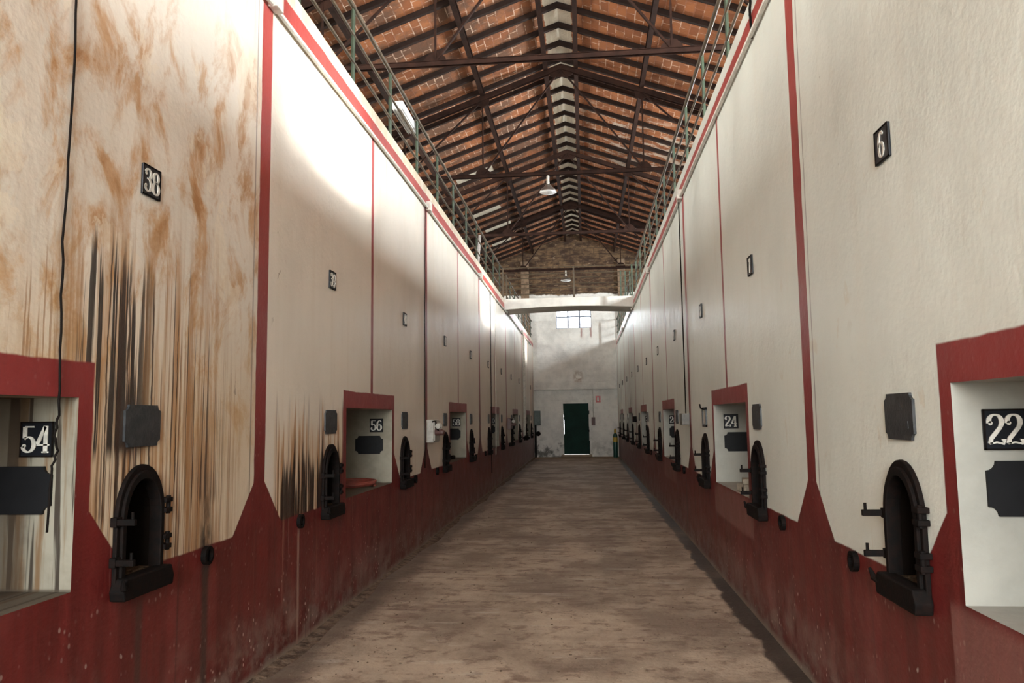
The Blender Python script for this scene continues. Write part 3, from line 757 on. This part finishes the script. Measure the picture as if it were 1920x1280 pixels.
# small mirror frame on the right wall, third tank, with a painted pale face
y8 = [y for y in bays(1)[2] if y > 1.5][2]
r = empty('mirror_frame', (XR, y8, 1.52), -PI/2)
bm = NB()
for x0, x1, z0, z1 in ((-.13, .13, 0, .03), (-.13, .13, .19, .22), (-.13, -.10, 0, .22), (.10, .13, 0, .22)): box(bm, x0, x1, -.02, 0, z0, z1)
obj('frame', bm, MAT['plate'], r, bevel=.004)
bm = NB(); box(bm, -.10, .10, -.008, -.001, .03, .19); obj('face', bm, MAT['digit'], r)
bm = NB(); tube(bm, [(0, -.01, .20), (0, -.05, .21), (.0, -.06, .26)], .008); obj('hook', bm, MAT['iron'], r)
tag(r, 'dark plate frame with a pale face above the third hatch of the right wall', 'frame')
# white pipe ending in a dark valve, far left
r = empty('drop_pipe', (XL+.06, 26.75, .93))
bm = NB(); tube(bm, [(0, 0, .08), (0, 0, 3.6)], .045, 12); obj('pipe', bm, MAT['pipe'], r, smooth=True)
bm = NB(); lathe(bm, [(.02, -.05), (.10, -.02), (.12, .04), (.06, .10), (.045, .12)], 16, (.05, 0, 0)); obj('valve', bm, MAT['cable'], r)
tag(r, 'white drop pipe with a dark valve at its foot far down the left wall', 'pipe')
# red hose coil in niche 56, blocks in niche 24, debris in 58 and 54
n56 = [y for y in bays(-1)[1] if y > .8]
bm = NB(); pts = []
for i in range(90):
    a = i/89*2*PI*3.6; rr = .23+.012*math.sin(a*.7); pts.append((rr*math.cos(a), rr*1.15*math.sin(a), .014+.022*i/89*2.2))
tube(bm, pts, .013, 6); o = obj('hose_coil', bm, MAT['hose'], None, (XL-.30, n56[1]+.35, FZ0), smooth=True)
tag(o, 'coiled red hose lying on the sill of the left niche numbered 56', 'hose')
bm = NB(); pts = []
for i in range(60):
    a = i/59*2*PI*2.3; rr = .18; pts.append((rr*math.cos(a), rr*1.7*math.sin(a), .012+.03*i/59+.01*math.sin(a*3)))
tube(bm, pts, .014, 6); o = obj('hose_coil', bm, MAT['cable'], None, (XL-.30, n56[2]+.25, FZ0), smooth=True)
tag(o, 'tangled black hose on the sill of the left niche numbered 58', 'hose')
n24 = [y for y in bays(1)[1] if y > .8][1]
def block(loc, sx, sy, sz, rz, label, mat='block'):
    bm = NB(); box(bm, -sx/2, sx/2, -sy/2, sy/2, 0, sz); o = obj('masonry_block', bm, MAT[mat], None, loc, bevel=.008); o.rotation_euler = (0, 0, rz); tag(o, label, 'block', 'blocks in the niche numbered 24'); return o
block((XR+.11, n24-.30, FZ0), .16, .24, .075, .1, 'lower concrete block on the sill of the right niche numbered 24')
block((XR+.12, n24-.28, FZ0+.075), .13, .20, .05, -.15, 'smaller block resting on top of another in the right niche numbered 24')

# ------------------------------------------------------------------ railings
def railing(side):
    X = XL-.05 if side < 0 else XR+.045; sn = sidename(side); r = empty('guard_railing', (X, 0, ZT))
    y0 = 7.12-1.46*8
    k = 0
    for i in range(26):
        y = y0+1.46*i
        if y < -3 or y > YE-.2 or (20.75 < y < 22.0): continue
        bm = NB(); lean = .0 if side < 0 else .0
        box(bm, -.005, .005, -.034, .034, 0, .85); box(bm, (-.03 if side < 0 else 0.0), (0.0 if side < 0 else .03), .018, .026, 0, .85)
        obj('post', bm, MAT['green'], r, (lean, y, 0))
    for seg in ((-3, 20.78), (21.95, YE-.05)):
        for z, rr in ((.83, .024), (.54, .015), (.26, .015)):
            bm = NB(); tube(bm, [(.0, seg[0]+(seg[1]-seg[0])*i/12, z+.006*math.sin(i*2.1+z*9)) for i in range(13)], rr, 8); obj('rail', bm, MAT['rail'], r, smooth=True)
    tag(r, 'three-rail metal guard railing with green posts along the top of the %s wall' % sn, 'railing', 'gallery railings'); return r
railing(-1); railing(1)
# floodlight and leaning tube on the left gallery
r = empty('floodlight', (XL-.065, 9.75, 5.60))
bm = NB(); box(bm, -.16, -.02, -.42, .42, 0, .11); obj('housing', bm, MAT['tube'], r, bevel=.01)
for i in range(4):
    bm = NB(); box(bm, -.145+.033*i, -.135+.033*i, -.41, .41, -.02, 0); obj('louvre', bm, MAT['tube'], r)
bm = NB(); tube(bm, [(-.05, 0, .11), (0, 0, .16)], .01); obj('bracket', bm, MAT['iron'], r)
tag(r, 'white louvred light fitting fixed to the top rail of the left gallery railing', 'light')
r = empty('tube_light', (XL-.28, 17.4, ZT))
bm = NB(); bar(bm, (0, 0, .0), (-.15, 1.7, 1.38), .05, .04); obj('batten', bm, MAT['tube'], r)
bm = NB(); tube(bm, [(.03, .05, .05), (-.12, 1.65, 1.36)], .016); obj('tube', bm, MAT['tube'], r, smooth=True)
tag(r, 'white tube light leaning behind the left gallery railing', 'light')

# ------------------------------------------------------------------ footbridge
BY0, BY1 = 20.82, 21.9
r = empty('footbridge', (0, BY0, 4.60))
bm = NB(); n = 14; W_ = XR-XL
low = [(XL+W_*i/n, (.0+.06*math.sin(PI*i/n))) for i in range(n+1)]
prism(bm, low+[(XR, .30), (XL, .30)], 0, BY1-BY0); obj('deck', bm, MAT['concrete'], r, bevel=.008)
tag(r, 'white plastered footbridge spanning the aisle between the two galleries', 'footbridge')
for j, (y, lb) in enumerate(((BY0+.06, 'near'), (BY1-.06, 'far'))):
    q = empty('bridge_railing', (0, y, ZT))
    for z in (.28, .56, .86):
        bm = NB(); pts = [(XL-.05, 0, z), (XR-.02, 0, z), (XR+.04, 0, z)]; tube(bm, pts, .013, 8); obj('rail', bm, MAT['rail'], q)
    for x in (XL-.03, -.24, XR-.02, *( [XR-.15, XR-.28] if j else [])):
        bm = NB(); box(bm, -.02, .02, -.02, .02, 0, .87); obj('post', bm, MAT['green' if x > 1 else 'rail'], q, (x, 0, 0))
    tag(q, 'metal railing along the %s edge of the footbridge' % lb, 'railing', 'footbridge railings')

# ------------------------------------------------------------------ roof timbers and trusses
def on(x, o): return RZ-RS*abs(x-RX)+o
RAF = .075
ys = [16.95+.747*i for i in range(-22, 21)]
bml = NB(); a, b = (RX, 0, 0), (XOL, 0, -RS*abs(XOL-RX))
def rafter_bm(s):
    bm = NB(); xe = XOL if s < 0 else XOR
    L = abs(xe-RX); pts = [(0, 0), (s*L, -RS*L), (s*L, -RS*L-.10), (0, -.10)]
    prism(bm, pts, -RAF/2, RAF/2); return bm
for s in (-1, 1):
    o0 = obj('rafter', rafter_bm(s), MAT['rafter'], None, (RX, ys[0], RZ-.004))
    sn = sidename(s)
    for i, y in enumerate(ys):
        o = o0 if i == 0 else o0.copy()
        if i: C.objects.link(o)
        o.location = (RX, y, RZ-.004)
        tag(o, 'dark rafter carrying the bricks of the %s roof slope, one of the evenly spaced row' % sn, 'rafter', 'rafters of the %s roof slope' % sn)
for s in (-1, 1):
    for j, dx in enumerate((.33, 1.72, 3.44, 5.16)):
        x = RX+s*dx; z = on(x, -.121)
        bm = NB(); Lp = YE-YB-.1
        # I-section
        box(bm, -.045, .045, 0, Lp, -.012, 0); box(bm, -.045, .045, 0, Lp, -.13, -.118); box(bm, -.006, .006, 0, Lp, -.12, -.01)
        o = obj('purlin', bm, MAT['steel'], None, (x, YB+.05, z))
        o.rotation_euler = (0, 0, 0)
        tag(o, 'brown steel purlin running lengthwise, %s from the ridge on the %s slope' % (['first', 'second', 'third', 'fourth'][j], sidename(s)), 'purlin', 'roof purlins')
def make_truss():
    r = empty('roof_truss', (RX, 0, 6.85))
    ct = RZ-.10-.13-.055-6.85                       # centre line of the top chord at the ridge
    ch = lambda dx: ct-RS*abs(dx)
    for s in (-1, 1):
        xe = (XOR-RX) if s > 0 else (XOL-RX)
        bm = NB()
        for yy in (-.05, .05): bar(bm, (0, yy, ch(0)), (xe, yy, ch(xe)), .018, .11, (0, 0, 1))
        bar(bm, (0, 0, ch(0)+.05), (xe, 0, ch(xe)+.05), .11, .012)
        obj('top_chord', bm, MAT['steel'], r)
        nodes = [0, 1.72, 3.44, 5.16]
        for i, d in enumerate(nodes):
            if i < 3:
                bm = NB(); bar(bm, (s*d, 0, ch(d)-.04), (s*nodes[i+1], 0, .03), .03, .045, (0, 1, 0)); obj('diagonal', bm, MAT['steel'], r)
            if i > 0:
                bm = NB(); bar(bm, (s*d, 0, ch(d)), (s*d, 0, 0), .03, .03, (0, 1, 0)); obj('tie_rod', bm, MAT['steel'], r)
                bm = NB(); prism(bm, [(s*d-.17, .0), (s*d+.17, 0), (s*d+.15, .10), (s*d+.06, .18), (s*d-.06, .18), (s*d-.15, .10)], -.008, .008); obj('gusset', bm, MAT['steel'], r)
                bm = NB(); prism(bm, [(s*d-.16, ch(s*d-.16 if s > 0 else d+.0)-.0), (s*d+.16, ch(d)-.02), (s*d+.13, ch(d)-.14), (s*d, ch(d)-.2), (s*d-.13, ch(d)-.14)], -.009, .009); obj('gusset', bm, MAT['steel'], r)
    bm = NB()
    for yy in (-.035, .035): box(bm, XOL-RX, XOR-RX, yy-.006, yy+.006, -.035, .035)
    box(bm, XOL-RX, XOR-RX, -.06, .06, .027, .035); obj('tie_beam', bm, MAT['steel'], r)
    bm = NB(); prism(bm, [(-.30, ch(.30)+.02), (0, ct+.04), (.30, ch(.30)+.02), (.22, ch(.22)-.12), (.10, ct-.22), (-.10, ct-.22), (-.22, ch(.22)-.12)], -.009, .009); obj('apex_gusset', bm, MAT['steel'], r)
    return r
tr0 = make_truss()
for i, y in enumerate((5.37, 10.75, 16.1, 21.5, 26.9)):
    o = tr0 if i == 0 else dup(tr0)
    o.location = (RX, y, 6.85)
    tag(o, 'brown riveted steel roof truss with diagonals and tie rods, %s from the camera' % ORD[i], 'truss', 'roof trusses')
# cream boards between rafters on the left slope
def roofboard(px0, px1, py, label):
    pass
def ray(px, py):
    d = Vector(((px-960)/FPX, -(py-640)/FPX, 1)); return r2*d.x+u2*d.y+fwd*d.z
def roofhit(px, py, off=0):
    d = ray(px, py); s = 1 if px > 1060 else -1       # plane z = RZ+off - RS*s*(x-RX)
    t = (RZ+off+RS*s*RX-CAMZ)/(d.z+RS*s*d.x); return Vector((0, 0, CAMZ))+d*t
for i, (pa, pb, side_) in enumerate((((852, 332), (921, 306), 'nearest'), ((888, 405), (938, 385), 'second'), ((909, 431), (957, 414), 'third'), ((923, 459), (959, 447), 'farthest'))):
    A = roofhit(*pa); B = roofhit(*pb); ym = (A.y+B.y)/2
    j = min(range(len(ys)-1), key=lambda q: abs((ys[q]+ys[q+1])/2-ym)); y0, y1 = ys[j]+RAF/2+.005, ys[j+1]-RAF/2-.005
    x0, x1 = sorted((A.x, B.x)); x0 = max(x0, XOL+.1)
    bm = NB(); zz = lambda x: RZ-RS*abs(x-RX)-.004
    V = [bm.verts.new(p) for p in ((x0, y0, zz(x0)), (x1, y0, zz(x1)), (x1, y1, zz(x1)), (x0, y1, zz(x0)), (x0, y0, zz(x0)-.012), (x1, y0, zz(x1)-.012), (x1, y1, zz(x1)-.012), (x0, y1, zz(x0)-.012))]
    for f in ((0,1,2,3),(7,6,5,4),(0,4,5,1),(1,5,6,2),(2,6,7,3),(3,7,4,0)): bm.faces.new([V[q] for q in f])
    bmesh.ops.translate(bm, verts=bm.verts[:], vec=-Vector((x0, y0, zz(x0))))
    tag(obj('ceiling_board', bm, MAT['patch'], None, (x0, y0, zz(x0))), 'cream board between two rafters of the left slope, %s of four from the camera' % side_, 'board', 'cream boards on the left slope')

# ------------------------------------------------------------------ pendant lamps
def pendant(y, label, x=-.69):
    r = empty('pendant_lamp', (x, y, 6.40))
    bm = NB(); lathe(bm, [(.03, .22), (.03, .395), (.022, .41)], 20); obj('stem', bm, MAT['pipe'], r, smooth=True)
    bm = NB(); lathe(bm, [(.0, .215), (.06, .21), (.09, .16), (.15, .11), (.185, .06), (.19, .045), (.18, .05), (.14, .10), (.085, .145), (.05, .19), (0, .195)], 28); obj('shade', bm, MAT['alu'], r, smooth=True)
    bm = NB(); lathe(bm, [(0, .0), (.09, .008), (.15, .028), (.183, .05), (.15, .058), (0, .06)], 28); obj('glass', bm, MAT['tube'], r, smooth=True)
    return tag(r, label, 'pendant lamp', 'industrial pendant lamps')
pendant(16.1, 'aluminium dish pendant lamp hanging below the middle roof truss'); pendant(26.9, 'aluminium pendant lamp seen above the footbridge', -.58)

# ------------------------------------------------------------------ things at the end wall
r = empty('fire_sign', (.545, YE, 2.385))
bm = NB(); box(bm, -.10, .10, -.008, 0, -.135, .135); obj('panel', bm, MAT['redsign'], r)
bm = NB(); prism(bm, [(-.03, -.09), (.03, -.09), (.03, .03), (.02, .055), (-.02, .055), (-.03, .03)], -.011, -.008); box(bm, -.012, .03, -.011, -.008, .06, .085); box(bm, -.05, -.038, -.011, -.008, -.06, .06); box(bm, -.05, -.012, -.011, -.008, .06, .072); obj('extinguisher_symbol', bm, MAT['digit'], r)
tag(r, 'small red sign with a white extinguisher symbol right of the green door', 'sign')
r = empty('control_box', (.325, YE, 1.30)); bm = NB(); box(bm, -.075, .075, -.10, 0, 0, .33); obj('case', bm, MAT['socket'], r, bevel=.006)
bm = NB(); tube(bm, [(0, -.03, .33), (0, -.03, 1.50)], .016); obj('conduit', bm, MAT['pipe'], r)
tag(r, 'brown control box on a vertical conduit right of the green door', 'control box')
r = empty('power_cabinet', (-2.0, YE, 0)); r.location = (-2.03, YE, 1.33)
bm = NB(); box(bm, -.10, .15, -.30, 0, 0, .60); obj('case', bm, MAT['cabinet'], r, bevel=.008)
bm = NB(); box(bm, -.09, .10, -.312, -.30, .02, .58); obj('door', bm, MAT['cabinet'], r, bevel=.003)
bm = NB(); box(bm, -.10, -.02, -.22, -.12, -1.33, 0); obj('leg', bm, MAT['iron'], r)
bm = NB(); lathe(bm, [(.0, -.06), (.09, -.06), (.10, 0), (.09, .05), (0, .05)], 18, (.06, -.25, -.35), 'y'); obj('reel', bm, MAT['cable'], r)
tag(r, 'grey-green power cabinet on a dark post in the left corner of the end wall', 'cabinet')
r = empty('gas_cylinder', (1.19, 31.85, 0))
bm = NB(); lathe(bm, [(.0, 0), (.09, 0), (.095, .02), (.095, .86), (.08, .93), (.045, .97), (.03, .98)], 24); obj('body', bm, MAT['cyl'], r, smooth=True)
bm = NB(); lathe(bm, [(.032, .97), (.045, 1.0), (.045, 1.10), (.03, 1.15), (0, 1.16)], 16); obj('valve_cap', bm, MAT['yellow'], r, smooth=True)
bm = NB(); lathe(bm, [(.0962, .62), (.0968, .63), (.0968, .80), (.0962, .81)], 24); obj('label_band', bm, MAT['yellow'], r, smooth=True)
tag(r, 'dark green gas cylinder with a yellow valve cap by the end wall', 'gas cylinder')

# ------------------------------------------------------------------ dirt
bm = NB(); prev = None
for i in range(260):
    y = YB+.1+i*(YE-YB-.2)/259; w = .08+.03*math.sin(y*1.3)+.02*math.sin(y*3.7)+.01*RND.random(); h = .012+.005*math.sin(y*2.9)+.003*RND.random()
    cur = [bm.verts.new(p) for p in ((XL, y, h), (XL+w*.45, y, h*.6), (XL+w, y, .002))]
    if prev:
        for a in (0, 1): bm.faces.new((prev[a], prev[a+1], cur[a+1], cur[a]))
    prev = cur
tag(obj('dirt_bank', bm, MAT['dirt']), 'loose brown dirt gathered along the foot of the left wall', 'dirt', None, 'stuff')
bm = NB()
for i in range(420):
    y = 1.9+abs(RND.gauss(0, 1))*6; x = RND.uniform(XL+.15, XR-.1) if RND.random() < .6 else XL+.15+abs(RND.gauss(0, .25))
    if y > YE-1 or x > XR-.05: continue
    s = RND.uniform(.003, .009); m_ = Matrix.Translation((x, y, s*.4)) @ Matrix.Rotation(RND.uniform(0, 6), 4, 'Z') @ Matrix.Diagonal((s*RND.uniform(.8, 2), s, s*.6, 1))
    bmesh.ops.create_icosphere(bm, subdivisions=1, radius=1, matrix=m_)
tag(obj('crumbs', bm, MAT['dirt']), 'scattered crumbs of dirt and plaster on the aisle floor', 'debris', None, 'stuff')
